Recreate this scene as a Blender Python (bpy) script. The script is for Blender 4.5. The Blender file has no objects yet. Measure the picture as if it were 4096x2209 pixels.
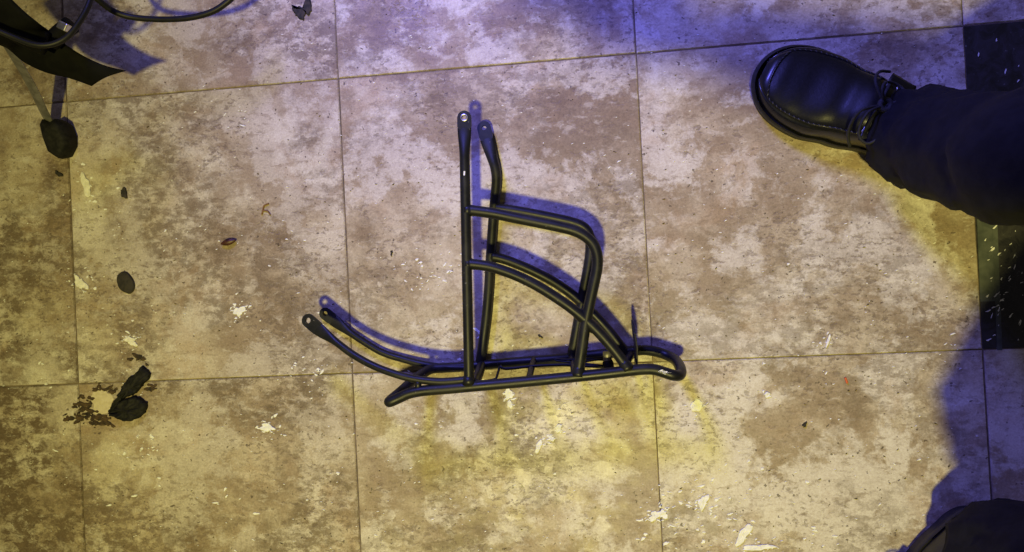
import bpy, bmesh, math, random
from mathutils import Vector, Matrix, noise
random.seed(7)
scene = bpy.context.scene
C = scene.collection

# ---------------------------------------------------------------- camera, world, lamps, exposure
cd = bpy.data.cameras.new('camera'); cam = bpy.data.objects.new('camera', cd); C.objects.link(cam)
cam.location = (0.73687, -0.29744, 0.94488); cam.rotation_euler = (0.008502, 0.110213, -0.050684)
cd.sensor_width = 36; cd.lens = 24.9736; cd.clip_start = .01; cd.clip_end = 50
scene.camera = cam
world = bpy.data.worlds.new('World'); scene.world = world; world.use_nodes = True
bg = world.node_tree.nodes['Background']
bg.inputs['Color'].default_value = (.62, .56, .54, 1); bg.inputs['Strength'].default_value = .12

def lamp(name, kind, loc, color, energy, size, target=None, angle=None, blend=.5):
    d = bpy.data.lights.new(name, kind); o = bpy.data.objects.new(name, d); C.objects.link(o)
    o.location = loc; d.color = color; d.energy = energy; d.shadow_soft_size = size
    if target is not None:
        o.rotation_euler = (Vector(target) - Vector(loc)).to_track_quat('-Z', 'Y').to_euler()
        if kind == 'SPOT': d.spot_size = math.radians(angle); d.spot_blend = blend
    return o
lamp('ceiling_lamp', 'SPOT', (.55, -1.34, 3.2), (1, .89, .26), 425, .085, (.68, -.42, 0), 43, 1.0)
lamp('blue_led_lamp', 'SPOT', (.34, .66, .84), (.165, .16, 1), 77, .14, (.82, .02, 0), 86, 1.0)
scene.view_settings.view_transform = 'Standard'; scene.view_settings.look = 'None'
scene.view_settings.gamma = 1; scene.view_settings.exposure = 0
scene.render.engine = 'CYCLES'

# ---------------------------------------------------------------- helpers
def tag(o, label=None, cat=None, group=None, kind=None):
    if label: o['label'] = label
    if cat: o['category'] = cat
    if group: o['group'] = group
    if kind: o['kind'] = kind
    return o
def empty(name, loc, label, cat, group=None):
    o = bpy.data.objects.new(name, None); C.objects.link(o); o.location = loc; o.empty_display_size = .05
    return tag(o, label, cat, group)
def mesh_obj(name, verts, faces, mat, parent=None, smooth=True, loc=None):
    me = bpy.data.meshes.new(name); me.from_pydata([tuple(v) for v in verts], [], faces); me.update()
    if smooth: me.polygons.foreach_set('use_smooth', [True] * len(me.polygons))
    if mat: me.materials.append(mat)
    o = bpy.data.objects.new(name, me); C.objects.link(o)
    if loc is not None: o.location = loc
    if parent is not None:
        o.parent = parent
        q = Vector()
        while parent is not None: q += parent.location; parent = parent.parent
        if loc is None:                       # vertices are given in world coordinates
            me.transform(Matrix.Translation(-q))
        else: o.location = Vector(loc) - q
    return o
def bevel(o, w, n=2):
    m = o.modifiers.new('bevel', 'BEVEL'); m.width = w; m.segments = n; m.limit_method = 'ANGLE'
    return o
def spline(pts, n=10, closed=False):
    P = [Vector(p[:3]) for p in pts]; out = []
    N = len(P); rng = range(N if closed else N - 1)
    for i in rng:
        g = lambda k: P[k % N] if closed else P[max(0, min(N - 1, k))]
        a, b, c, d = g(i - 1), g(i), g(i + 1), g(i + 2)
        for k in range(n):
            t = k / n
            out.append(.5 * (2 * b + (c - a) * t + (2 * a - 5 * b + 4 * c - d) * t * t + (3 * b - a - 3 * c + d) * t ** 3))
    if not closed: out.append(P[-1])
    return out
def resample(path, step):
    L = [0]
    for a, b in zip(path, path[1:]): L.append(L[-1] + (b - a).length)
    n = max(2, int(L[-1] / step)); out = []; j = 0
    for i in range(n + 1):
        s = L[-1] * i / n
        while j < len(L) - 2 and L[j + 1] < s: j += 1
        d = L[j + 1] - L[j]; t = (s - L[j]) / d if d else 0
        out.append(path[j].lerp(path[j + 1], t))
    return out
def sweep(path, rad, seg=14, closed=False, up=None, caps=True):
    """rad(i, t) -> radius or (side radius, up radius); up = fixed up vector, else parallel transport"""
    n = len(path); V = []; F = []; prev = None
    for i, p in enumerate(path):
        a = path[(i - 1) % n] if (closed or i) else path[0]
        b = path[(i + 1) % n] if (closed or i < n - 1) else path[-1]
        t = (b - a).normalized()
        if up is not None:
            s = t.cross(Vector(up)).normalized(); u = s.cross(t)
        else:
            if prev is None: prev = Vector((0, 0, 1)) if abs(t.z) < .9 else Vector((0, 1, 0))
            u = (prev - t * prev.dot(t)).normalized(); s = t.cross(u); prev = u
        r = rad(i, i / (n - 1)); rs, ru = r if isinstance(r, tuple) else (r, r)
        for k in range(seg):
            an = 2 * math.pi * k / seg
            V.append(p + s * rs * math.cos(an) + u * ru * math.sin(an))
    m = n if closed else n - 1
    for i in range(m):
        for k in range(seg):
            k2 = (k + 1) % seg; j = (i + 1) % n
            F.append((i * seg + k, i * seg + k2, j * seg + k2, j * seg + k))
    if caps and not closed:
        F.append(tuple(reversed(range(seg)))); F.append(tuple((n - 1) * seg + k for k in range(seg)))
    return V, F
def tube(name, pts, r, mat, parent, seg=14, n=10, closed=False, up=None, step=.004):
    path = spline(pts, n, closed)
    path = resample(path, step) if not closed else path
    V, F = sweep(path, (lambda i, t: r) if not callable(r) else r, seg, closed, up)
    return mesh_obj(name, V, F, mat, parent)
def merge(*vf):
    V = []; F = []
    for v, f in vf:
        o = len(V); V += list(v); F += [tuple(i + o for i in q) for q in f]
    return V, F
def box(c, sx, sy, sz, rot=0):
    c = Vector(c); ca, sa = math.cos(rot), math.sin(rot); V = []
    for z in (-1, 1):
        for x, y in ((-1, -1), (1, -1), (1, 1), (-1, 1)):
            X, Y = x * sx / 2, y * sy / 2
            V.append(c + Vector((X * ca - Y * sa, X * sa + Y * ca, z * sz / 2)))
    return V, [(3, 2, 1, 0), (4, 5, 6, 7), (0, 1, 5, 4), (1, 2, 6, 5), (2, 3, 7, 6), (3, 0, 4, 7)]
def slab(outline, z0, h, inset=.0, dome=0.):
    """irregular flat piece from a closed outline (list of (x, y)), side walls, slightly domed top"""
    n = len(outline); cx = sum(p[0] for p in outline) / n; cy = sum(p[1] for p in outline) / n
    V = [(x, y, z0) for x, y in outline]
    V += [(cx + (x - cx) * (1 - inset), cy + (y - cy) * (1 - inset), z0 + h) for x, y in outline]
    V.append((cx, cy, z0 + h + dome))
    F = [(i, (i + 1) % n, n + (i + 1) % n, n + i) for i in range(n)] + [(n + i, n + (i + 1) % n, 2 * n) for i in range(n)]
    return V, F
def blob(cx, cy, a, b, rot, seed, n=14, rough=.35):
    rs = random.Random(seed); ph = [rs.uniform(0, 6.28) for _ in range(4)]; out = []
    for i in range(n):
        t = 2 * math.pi * i / n
        r = 1 + rough * (.5 * math.sin(2 * t + ph[0]) + .4 * math.sin(3 * t + ph[1]) + .35 * math.sin(5 * t + ph[2])) + rs.uniform(-.3, .3) * rough
        x, y = a * r * math.cos(t), b * r * math.sin(t)
        out.append((cx + x * math.cos(rot) - y * math.sin(rot), cy + x * math.sin(rot) + y * math.cos(rot)))
    return out

def crumpled(outline, h, seed, z0=.0003):
    n = len(outline); cx = sum(p[0] for p in outline) / n; cy = sum(p[1] for p in outline) / n; V = []; F = []
    rings = [(1, 0), (1.0, .55), (.93, .9), (.78, 1), (.58, .85), (.36, 1.05), (.16, .9)]
    for k, hz in rings:
        for x, y in outline:
            X, Y = cx + (x - cx) * k, cy + (y - cy) * k
            V.append((X, Y, z0 + h * hz * (1 + (.75 * noise.noise(Vector((X * 160, Y * 160, seed))) + .4 * noise.noise(Vector((X * 420, Y * 420, seed))) if hz else 0))))
    V.append((cx, cy, z0 + h))
    m = len(rings)
    F = [(r * n + i, r * n + (i + 1) % n, r * n + n + (i + 1) % n, r * n + n + i) for r in range(m - 1) for i in range(n)]
    F += [((m - 1) * n + i, (m - 1) * n + (i + 1) % n, m * n) for i in range(n)]
    return V, F

# ---------------------------------------------------------------- materials
class NT:
    def __init__(s, name):
        s.m = bpy.data.materials.new(name); s.m.use_nodes = True; s.t = s.m.node_tree; s.b = s.t.nodes['Principled BSDF']
    def n(s, kind, ins=None, **kw):
        x = s.t.nodes.new(kind)
        for k, v in kw.items(): setattr(x, k, v)
        for k, v in (ins or {}).items():
            if hasattr(v, 'is_output') or isinstance(v, bpy.types.NodeSocket): s.t.links.new(v, x.inputs[k])
            else: x.inputs[k].default_value = v
        return x
    def noise(s, vec, sc, det=4, rough=.55, dist=0.):
        return s.n('ShaderNodeTexNoise', {'Vector': vec, 'Scale': sc, 'Detail': det, 'Roughness': rough, 'Distortion': dist}).outputs['Fac']
    def step(s, fac, a, b, lo=0., hi=1.):
        return s.n('ShaderNodeMapRange', {0: fac, 1: a, 2: b, 3: lo, 4: hi}, interpolation_type='SMOOTHSTEP').outputs[0]
    def math(s, op, a, b): return s.n('ShaderNodeMath', {0: a, 1: b}, operation=op).outputs[0]
    def mix(s, f, a, b, mode='MIX'):
        x = s.n('ShaderNodeMix', data_type='RGBA', blend_type=mode)
        for sock, v in ((x.inputs[0], f), (x.inputs[6], a), (x.inputs[7], b)):
            if isinstance(v, bpy.types.NodeSocket): s.t.links.new(v, sock)
            elif isinstance(v, tuple) and len(v) == 3: sock.default_value = (*v, 1)
            else: sock.default_value = v
        return x.outputs[2]
    def ramp(s, fac, stops):
        x = s.n('ShaderNodeValToRGB', {0: fac}); e = x.color_ramp.elements
        while len(e) < len(stops): e.new(.5)
        for q, (p, c) in zip(e, stops): q.position = p; q.color = (*c, 1)
        return x.outputs[0]
    def out(s, color=None, rough=None, bump=None, strength=.2, dist=.001, spec=None, metal=None):
        for k, v in (('Base Color', color), ('Roughness', rough), ('Specular IOR Level', spec), ('Metallic', metal)):
            if v is None: continue
            if isinstance(v, bpy.types.NodeSocket): s.t.links.new(v, s.b.inputs[k])
            else: s.b.inputs[k].default_value = (*v, 1) if isinstance(v, tuple) else v
        if bump is not None:
            bn = s.n('ShaderNodeBump', {'Strength': strength, 'Distance': dist, 'Height': bump})
            s.t.links.new(bn.outputs[0], s.b.inputs['Normal'])
        return s.m

def tile_material():
    s = NT('stone_look_vinyl')
    tc = s.n('ShaderNodeTexCoord').outputs['Object']; oi = s.n('ShaderNodeObjectInfo').outputs['Random']
    off = s.n('ShaderNodeCombineXYZ', {0: s.math('MULTIPLY', oi, 37.), 1: s.math('MULTIPLY', oi, 91.), 2: s.math('MULTIPLY', oi, 13.)}).outputs[0]
    v = s.n('ShaderNodeVectorMath', {0: tc, 1: off}, operation='ADD').outputs[0]
    wn = s.n('ShaderNodeTexNoise', {'Vector': v, 'Scale': 60., 'Detail': 6., 'Roughness': .72}).outputs['Color']
    wv = s.n('ShaderNodeVectorMath', {0: wn, 1: (.016, .012, 0)}, operation='MULTIPLY').outputs[0]
    w = s.n('ShaderNodeVectorMath', {0: v, 1: wv}, operation='ADD').outputs[0]
    st = s.n('ShaderNodeMapping', {'Vector': w, 'Scale': (.6, 1, 1), 'Rotation': (0, 0, .10)}).outputs[0]
    oc = s.n('ShaderNodeSeparateColor', {0: s.n('ShaderNodeObjectInfo').outputs['Color']})
    wear, pale = oc.outputs[0], oc.outputs[1]           # how grimy and how pale this tile is
    big = s.noise(w, 4.5, 8, .58, .15)
    col = s.ramp(big, [(.37, (.245, .185, .128)), (.46, (.385, .312, .228)), (.54, (.49, .42, .325)), (.63, (.585, .53, .45))])
    mid = s.noise(w, 17, 9, .64, .15)
    col = s.mix(s.step(mid, .56, .42, 0, .72), col, (.265, .195, .133))
    isl = s.step(s.noise(w, 7, 13, .72, .25), .485, .55)
    col = s.mix(s.math('MULTIPLY', isl, pale), col, (.66, .612, .56))
    isl2 = s.step(s.noise(st, 38, 9, .68, .2), .55, .64)
    col = s.mix(s.math('MULTIPLY', isl2, .36), col, (.65, .60, .54))
    # brown grime in soft clouds, broken up finely
    cloud = s.step(s.noise(w, 4.6, 10, .68, .2), .45, .57)
    bl = s.step(s.noise(st, 60, 10, .78, .15), .42, .55)
    col = s.mix(s.math('MULTIPLY', s.math('MULTIPLY', bl, cloud), wear), col, (.14, .098, .064))
    och = s.math('MULTIPLY', s.step(s.noise(w, 9, 7, .65, .4), .54, .66), .38)
    col = s.mix(och, col, (.36, .245, .15))
    sk = s.n('ShaderNodeMapping', {'Vector': w, 'Scale': (.36, 1, 1), 'Rotation': (0, 0, .08)}).outputs[0]
    k1 = s.noise(sk, 115, 8, .78, .15)
    col = s.mix(s.math('MULTIPLY', s.step(k1, .54, .62), .55), col, (.215, .155, .105))
    col = s.mix(s.math('MULTIPLY', s.step(k1, .44, .36), .36), col, (.68, .63, .55))
    # pits gathered in drifts
    drift = s.step(s.noise(w, 8, 4, .6), .44, .60)
    p1 = s.math('MULTIPLY', s.step(s.noise(st, 190, 4, .6, .2), .565, .605), drift)
    p2 = s.math('MULTIPLY', s.step(s.noise(st, 110, 4, .6, .3), .60, .65), s.step(s.noise(w, 6, 3, .5), .44, .60))
    col = s.mix(s.math('MULTIPLY', p1, .60), col, (.145, .105, .08))
    col = s.mix(s.math('MULTIPLY', p2, .55), col, (.135, .095, .07))
    lone = s.step(s.noise(v, 170, 2, .5), .70, .725)
    col = s.mix(s.math('MULTIPLY', lone, .8), col, (.07, .05, .04))
    gr = s.noise(v, 380, 4, .75)
    col = s.mix(.5, col, s.ramp(gr, [(.3, (.26, .26, .26)), (.7, (.75, .75, .75))]), 'OVERLAY')
    ro = s.step(s.noise(w, 18, 5, .6), .3, .7, .36, .6)
    h = s.math('SUBTRACT', s.math('ADD', s.math('MULTIPLY', mid, .5), s.math('MULTIPLY', isl, .15)), s.math('ADD', s.math('MULTIPLY', p1, .5), s.math('MULTIPLY', p2, .6)))
    return s.out(col, ro, h, .38, .0012, .35)
M = {}
M['tile'] = tile_material()
def mottled(name, c1, c2, sc, rough, bump=.2, dist=.0008, metal=0., spec=.5, det=5):
    s = NT(name); tc = s.n('ShaderNodeTexCoord').outputs['Object']; f = s.noise(tc, sc, det, .6, .3)
    return s.out(s.mix(s.step(f, .35, .65), c1, c2), rough, f, bump, dist, spec, metal)
M['joint'] = mottled('dirty_joint', (.10, .075, .052), (.20, .15, .105), 60, .85)
def powder():
    s = NT('black_powder_coat'); tc = s.n('ShaderNodeTexCoord').outputs['Object']
    f = s.noise(tc, 900, 2, .6); g = s.noise(tc, 26, 6, .7, .6); sp = s.step(s.noise(tc, 190, 3, .6), .69, .73)
    col = s.mix(s.step(g, .45, .75), (.008, .0085, .009), (.019, .0185, .017))
    col = s.mix(s.math('MULTIPLY', sp, .5), col, (.22, .21, .19))
    return s.out(col, s.step(g, .3, .7, .36, .52), f, .12, .0003, .36)
M['powder'] = powder()
M['rubber'] = mottled('black_rubber', (.005, .005, .005), (.016, .015, .014), 120, .7, .5, .0012, 0., .2)
M['plastic'] = mottled('black_plastic', (.005, .005, .005), (.010, .0095, .009), 40, .5, .1, .0006, 0., .3)
M['matte'] = mottled('matte_black_plastic', (.0025, .0025, .0025), (.005, .005, .0045), 60, .8, .2, .0008, 0., .12)
M['steel'] = mottled('scuffed_steel', (.50, .48, .44), (.68, .66, .62), 200, .34, .1, .0003, 1.)
M['dull_steel'] = mottled('dull_steel', (.20, .19, .175), (.33, .315, .29), 70, .5, .15, .0004, .65)
M['hole'] = mottled('dark_hollow', (.004, .004, .004), (.01, .01, .01), 50, .9)
M['leather'] = mottled('black_leather', (.004, .0045, .006), (.008, .008, .009), 240, .36, .25, .0007, 0., .28)
M['leather'].node_tree.nodes['Principled BSDF'].inputs['Coat Weight'].default_value = .35
M['leather'].node_tree.nodes['Principled BSDF'].inputs['Coat Roughness'].default_value = .2
M['sole'] = mottled('black_sole_rubber', (.014, .014, .014), (.024, .023, .021), 90, .55, .2)
M['thread'] = mottled('grey_thread', (.055, .053, .05), (.10, .097, .09), 300, .7)
M['lace'] = mottled('black_lace', (.010, .010, .012), (.02, .02, .022), 500, .75, .4)
M['cloth'] = mottled('black_trouser_cloth', (.0065, .0065, .008), (.011, .011, .013), 60, .9, .3, .001, 0., .2)
M['jacket'] = mottled('dark_jacket_cloth', (.012, .012, .014), (.02, .02, .022), 50, .9)
M['phone'] = mottled('phone_glass', (.02, .02, .02), (.03, .03, .03), 20, .2)
M['skin'] = mottled('skin', (.42, .26, .19), (.5, .32, .24), 60, .5)
M['paint'] = mottled('dried_white_paint', (.76, .75, .72), (.88, .88, .86), 160, .6, .3)
M['cream'] = mottled('dried_cream_filler', (.70, .67, .57), (.84, .81, .72), 130, .7, .4)
M['char'] = mottled('charred_black', (.010, .009, .007), (.045, .034, .024), 110, .8, .5)
M['rust'] = mottled('brown_scorch', (.022, .014, .008), (.085, .050, .022), 130, .85, .4)
M['bare'] = mottled('bare_underlay', (.52, .44, .30), (.62, .54, .39), 150, .7, .3)
M['husk'] = mottled('brown_husk', (.022, .007, .003), (.085, .026, .009), 220, .45, .3)
M['twig'] = mottled('tan_fibre', (.16, .075, .022), (.24, .12, .04), 300, .8)
M['red'] = mottled('red_scrap', (.50, .07, .02), (.62, .12, .04), 200, .6)
M['disc'] = mottled('dark_brown_leather', (.012, .009, .006), (.030, .023, .015), 170, .7, .4)
M['strip'] = mottled('grey_green_residue', (.045, .055, .05), (.085, .095, .085), 60, .7, .3)
def bitumen():
    s = NT('black_adhesive_bed'); tc = s.n('ShaderNodeTexCoord').outputs['Object']
    f = s.noise(tc, 40, 7, .7, 1.); g = s.step(s.noise(tc, 120, 4, .7, 1.5), .64, .69)
    col = s.mix(s.step(f, .35, .65), (.010, .010, .012), (.030, .028, .030)); col = s.mix(s.math('MULTIPLY', g, .5), col, (.22, .22, .23))
    return s.out(col, s.step(f, .3, .7, .35, .65), f, .5, .002, .5)
M['bitumen'] = bitumen()

# ---------------------------------------------------------------- floor and tiles
T = .406; GAP = .0019; TH = .0017                  # the tops of the tiles lie at z = 0
floor = mesh_obj('floor', *box((.62, -.25, -TH - .02), 4.2, 3.6, .04 - .0002), M['joint'], None, False); tag(floor, kind='structure')
floor.location = (0, 0, 0)
tile_mesh = None
rt = random.Random(3)
for j in range(-2, 4):
    for i in range(-3, 6):
        if (i, j) == (3, 0): continue
        cx, cy = (i + .5) * T, -(j + .5) * T
        if tile_mesh is None:
            o = mesh_obj('tile', *box((0, 0, -TH / 2), T - GAP, T - GAP, TH), M['tile'], None, False)
            tile_mesh = o.data
            bm = bmesh.new(); bm.from_mesh(tile_mesh)
            bmesh.ops.bevel(bm, geom=[e for e in bm.edges if all(v.co.z > -.001 for v in e.verts)], offset=.0009, segments=2, affect='EDGES')
            bm.to_mesh(tile_mesh); bm.free()
        else:
            o = bpy.data.objects.new('tile', tile_mesh); C.objects.link(o)
        o.location = (cx + rt.uniform(-.0004, .0004), cy + rt.uniform(-.0004, .0004), rt.uniform(-.00025, 0)); o.parent = floor
        left = max(0, min(1, (2.2 - cx / T) / 2.4)); o.color = (.50 + .38 * left + .12 * max(0, min(1, j)) + rt.uniform(-.06, .06), .74 - .42 * left + rt.uniform(-.07, .07), 0, 1)
bed = mesh_obj('adhesive_bed', *box((3.5 * T, -.5 * T, -TH + .0003), T - .001, T - .001, .0006), M['bitumen'], floor, False)
tag(bed, 'black adhesive bed where one floor tile is missing')
sx, sy = [(1.2272, -0.2480, 0.0000)][0][:2]
mesh_obj('residue_strip', *box((sx + .001, sy - .036, -TH + .0008), .0175, .125, .0006, -.02), M['strip'], floor, False)
sx, sy = [(1.2385, -0.2784, 0.0000)][0][:2]
mesh_obj('residue_strip', *box((sx + .001, sy - .035, -TH + .0007), .006, .19, .0006, -.02), M['strip'], floor, False)

# ---------------------------------------------------------------- luggage rack lying on its side
ZN, ZF = .085, .010; RT = .0067
rack = empty('luggage_rack', [(0.6337, -0.3934, 0.0000)][0], 'black tubular bicycle luggage rack lying on its side on the tiles', 'luggage rack')
near_rail = [(0.4823, -0.4332, 0.0850), (0.4942, -0.4287, 0.0850), (0.5070, -0.4237, 0.0850), (0.5257, -0.4209, 0.0850), (0.5577, -0.4193, 0.0850), (0.5899, -0.4175, 0.0850), (0.6209, -0.4159, 0.0850), (0.6677, -0.4132, 0.0850), (0.7044, -0.4109, 0.0850), (0.7422, -0.4084, 0.0850), (0.7801, -0.4053, 0.0850), (0.7956, -0.4045, 0.0850), (0.8072, -0.4054, 0.0850), (0.8182, -0.4091, 0.0850), (0.8287, -0.4128, 0.0850)]
tail_bar = [(0.8364, -0.4140, 0.0780), (0.8399, -0.4108, 0.0660), (0.8408, -0.4066, 0.0450), (0.8385, -0.4017, 0.0260), (0.8324, -0.3980, 0.0150)]
far_rail = [(0.8235, -0.3941, 0.0100), (0.8136, -0.3911, 0.0100), (0.8015, -0.3891, 0.0100), (0.7857, -0.3895, 0.0100), (0.7404, -0.3924, 0.0100), (0.6893, -0.3961, 0.0100), (0.6345, -0.3982, 0.0100), (0.5967, -0.3999, 0.0100), (0.5613, -0.4017, 0.0100), (0.5326, -0.4022, 0.0100)]
front_bar = [(0.5201, -0.4026, 0.0120), (0.5114, -0.4063, 0.0220), (0.5021, -0.4132, 0.0420), (0.4909, -0.4242, 0.0650), (0.4822, -0.4317, 0.0790)]
loop = near_rail + tail_bar + far_rail + front_bar
V, F = sweep(spline(loop, 6, True), lambda i, t: RT, 16, True)
plat = mesh_obj('platform_loop', V, F, M['powder'], rack)

def lug(neck, tip, w, hole, th=.0032, ring=False):
    """flattened rounded tube end with a drilled hole, flat in its own plane"""
    neck, tip = Vector(neck), Vector(tip); d = (tip - neck); L = d.length; d.normalize()
    s = d.cross(Vector((0, 0, 1))).normalized(); u = s.cross(d)
    n = 28; out = []; hc = L - w
    for k in range(n):
        a = 2 * math.pi * k / n; ca, sa = math.cos(a), math.sin(a)
        if ca >= 0: out.append((hc + ca * w, sa * w))
        else:
            m = min(hc / -ca, w / max(abs(sa), 1e-6)); out.append((hc + ca * m, sa * m))
    inn = [(hc + hole * math.cos(2 * math.pi * k / n), hole * math.sin(2 * math.pi * k / n)) for k in range(n)]
    V = []
    for h in (th / 2, -th / 2):
        for x, y in out: V.append(neck + d * x + s * y + u * h)
        for x, y in inn: V.append(neck + d * x + s * y + u * h)
    F = []
    for k in range(n):
        k2 = (k + 1) % n
        F += [(k, n + k, n + k2, k2), (2 * n + k, 2 * n + k2, 3 * n + k2, 3 * n + k), (k, k2, 2 * n + k2, 2 * n + k), (n + k, 3 * n + k, 3 * n + k2, n + k2)]
    rg = None
    if ring:
        c = neck + d * hc + u * (th / 2 + .0003)
        pts = [c + d * (hole + .0009) * math.cos(2 * math.pi * k / 24) + s * (hole + .0009) * math.sin(2 * math.pi * k / 24) for k in range(24)]
        rg = sweep(pts, lambda i, t: (.0011, .0006), 8, True)
    return (V, F), rg
def leg(pts, r, w, hole, parent, name, flat_len, ring=False, lugw=None):
    """tube whose last stretch is pressed flat into a lug; pts run from the weld to the tip"""
    path = resample(spline(pts, 12), .003); Ls = [0]
    for a, b in zip(path, path[1:]): Ls.append(Ls[-1] + (b - a).length)
    tot = Ls[-1]; cut = tot - flat_len
    keep = [p for p, l in zip(path, Ls) if l < cut]; kl = [l for l in Ls if l < cut]
    def rad(i, t):
        d = (cut - kl[i]) / (4.6 * w); d = max(0, min(1, d)); e = d * d * (3 - 2 * d)
        return (r * e + w * (1 - e), r * e + .0017 * (1 - e))
    V, F = sweep(keep, rad, 16, False, (0, 0, 1))
    vf, rg = lug(keep[-1] - (keep[-1] - keep[-2]) * .6, path[-1], w, hole, ring=ring)
    o = mesh_obj(name, *merge((V, F), vf), M['powder'], parent)
    o.data.polygons.foreach_set('use_smooth', [True] * len(V and o.data.polygons))
    m = o.modifiers.new('split', 'EDGE_SPLIT'); m.split_angle = math.radians(40)
    if rg: mesh_obj('eyelet', *rg, M['steel'], o)
    return o
leg([(0.5829, -0.4107, 0.0850), (0.5853, -0.3338, 0.0850), (0.5872, -0.2656, 0.0850), (0.5894, -0.1924, 0.0850), (0.5911, -0.1386, 0.0850), (0.5923, -0.1093, 0.0850), (0.5936, -0.0794, 0.0850)], .0064, .0087, .0030, rack, 'leg', .019, True)
leg([(0.5849, -0.4015, 0.0100), (0.5958, -0.3444, 0.0100), (0.6016, -0.3040, 0.0100), (0.6064, -0.2603, 0.0100), (0.6122, -0.2120, 0.0110), (0.6166, -0.1807, 0.0120), (0.6200, -0.1572, 0.0130), (0.6194, -0.1415, 0.0140), (0.6155, -0.1243, 0.0140), (0.6120, -0.1093, 0.0140), (0.6083, -0.0945, 0.0130), (0.6053, -0.0771, 0.0120)], .0066, .0092, .0031, rack, 'leg', .022)
leg([(0.5790, -0.4095, 0.0850), (0.5606, -0.4104, 0.0850), (0.5442, -0.4103, 0.0850), (0.5199, -0.4070, 0.0850), (0.4955, -0.4007, 0.0850), (0.4643, -0.3890, 0.0820), (0.4355, -0.3734, 0.0780), (0.4105, -0.3552, 0.0740), (0.3892, -0.3399, 0.0710), (0.3692, -0.3229, 0.0680)], .0048, .0086, .0036, rack, 'strut', .0215)
leg([(0.5763, -0.4034, 0.0140), (0.5423, -0.4018, 0.0120), (0.5088, -0.3967, 0.0090), (0.4748, -0.3870, 0.0070), (0.4574, -0.3809, 0.0070), (0.4418, -0.3728, 0.0070), (0.4105, -0.3515, 0.0070), (0.3880, -0.3338, 0.0060), (0.3675, -0.3171, 0.0050)], .0048, .0082, .0034, rack, 'strut', .021)
tube('weld_stub', [(0.5198, -0.4079, 0.0850), (0.5190, -0.4138, 0.0850), (0.5183, -0.4192, 0.0850)], .0042, M['powder'], rack)
# side loops
tube('side_loop', [(0.5934, -0.2019, 0.0850), (0.6231, -0.2077, 0.0850), (0.6492, -0.2146, 0.0850), (0.6756, -0.2215, 0.0850), (0.7013, -0.2284, 0.0850), (0.7211, -0.2348, 0.0850), (0.7341, -0.2428, 0.0850), (0.7426, -0.2529, 0.0850), (0.7462, -0.2655, 0.0850), (0.7455, -0.2808, 0.0850), (0.7407, -0.2997, 0.0850), (0.7348, -0.3214, 0.0850), (0.7276, -0.3498, 0.0850), (0.7225, -0.3759, 0.0850), (0.7160, -0.4082, 0.0850)], RT, M['powder'], rack, 16)
tube('side_loop', [(0.6143, -0.1926, 0.0110), (0.6421, -0.1980, 0.0110), (0.6708, -0.2050, 0.0110), (0.6987, -0.2125, 0.0110), (0.7198, -0.2190, 0.0110), (0.7324, -0.2260, 0.0110), (0.7385, -0.2373, 0.0110), (0.7386, -0.2561, 0.0110), (0.7350, -0.2767, 0.0110), (0.7283, -0.3050, 0.0110), (0.7204, -0.3384, 0.0110), (0.7131, -0.3698, 0.0110), (0.7071, -0.3951, 0.0110)], RT, M['powder'], rack, 16)
tube('curved_stay', [(0.5891, -0.2676, 0.0850), (0.6038, -0.2699, 0.0850), (0.6198, -0.2737, 0.0850), (0.6457, -0.2842, 0.0850), (0.6712, -0.2981, 0.0850), (0.6968, -0.3158, 0.0850), (0.7189, -0.3336, 0.0850), (0.7416, -0.3562, 0.0850), (0.7611, -0.3808, 0.0850), (0.7751, -0.4018, 0.0850)], RT * .97, M['powder'], rack, 16)
tube('curved_stay', [(0.6078, -0.2572, 0.0110), (0.6215, -0.2606, 0.0110), (0.6386, -0.2674, 0.0110), (0.6664, -0.2814, 0.0110), (0.6943, -0.2986, 0.0110), (0.7213, -0.3213, 0.0110), (0.7491, -0.3522, 0.0110), (0.7688, -0.3789, 0.0110), (0.7840, -0.4007, 0.0110)], RT * .97, M['powder'], rack, 16)
def gusset(pts, r):
    return tube('gusset', pts, r, M['powder'], rack, 10)
gusset([(0.7189, -0.3332, 0.0830), (0.7289, -0.3433, 0.0830), (0.7398, -0.3543, 0.0830)], .0075)
gusset([(0.5883, -0.2015, 0.0840), (0.5961, -0.2025, 0.0840), (0.6012, -0.2039, 0.0850)], lambda i, t: .0085 - .0022 * t)
gusset([(0.5859, -0.2674, 0.0840), (0.5933, -0.2683, 0.0840), (0.5984, -0.2696, 0.0850)], lambda i, t: .0083 - .0022 * t)
gusset([(0.5822, -0.4043, 0.0850), (0.5825, -0.4092, 0.0850), (0.5827, -0.4145, 0.0850)], lambda i, t: .0064 + .0028 * t)
gusset([(0.7185, -0.3973, 0.0850), (0.7172, -0.4030, 0.0850), (0.7159, -0.4096, 0.0850)], lambda i, t: .0064 + .0028 * t)
gusset([(0.7699, -0.3935, 0.0850), (0.7729, -0.3984, 0.0850), (0.7759, -0.4042, 0.0850)], lambda i, t: .0064 + .0024 * t)
gusset([(0.7230, -0.3281, 0.0110), (0.7245, -0.3386, 0.0110), (0.7315, -0.3441, 0.0110)], .0068)
# cross bars of the platform
tube('crossbar', [(0.5887, -0.4150, 0.0830), (0.5888, -0.4086, 0.0500), (0.5879, -0.3998, 0.0120)], .0062, M['powder'], rack)
tube('crossbar', [(0.6565, -0.4116, 0.0830), (0.6567, -0.4032, 0.0450), (0.6575, -0.3957, 0.0120)], .0042, M['powder'], rack)
tube('crossbar', [(0.7126, -0.4088, 0.0830), (0.7106, -0.4017, 0.0450), (0.7082, -0.3940, 0.0120)], .0050, M['powder'], rack)
tube('crossbar', [(0.7718, -0.4043, 0.0830), (0.7773, -0.3982, 0.0450), (0.7844, -0.3929, 0.0120)], .0050, M['powder'], rack)
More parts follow.
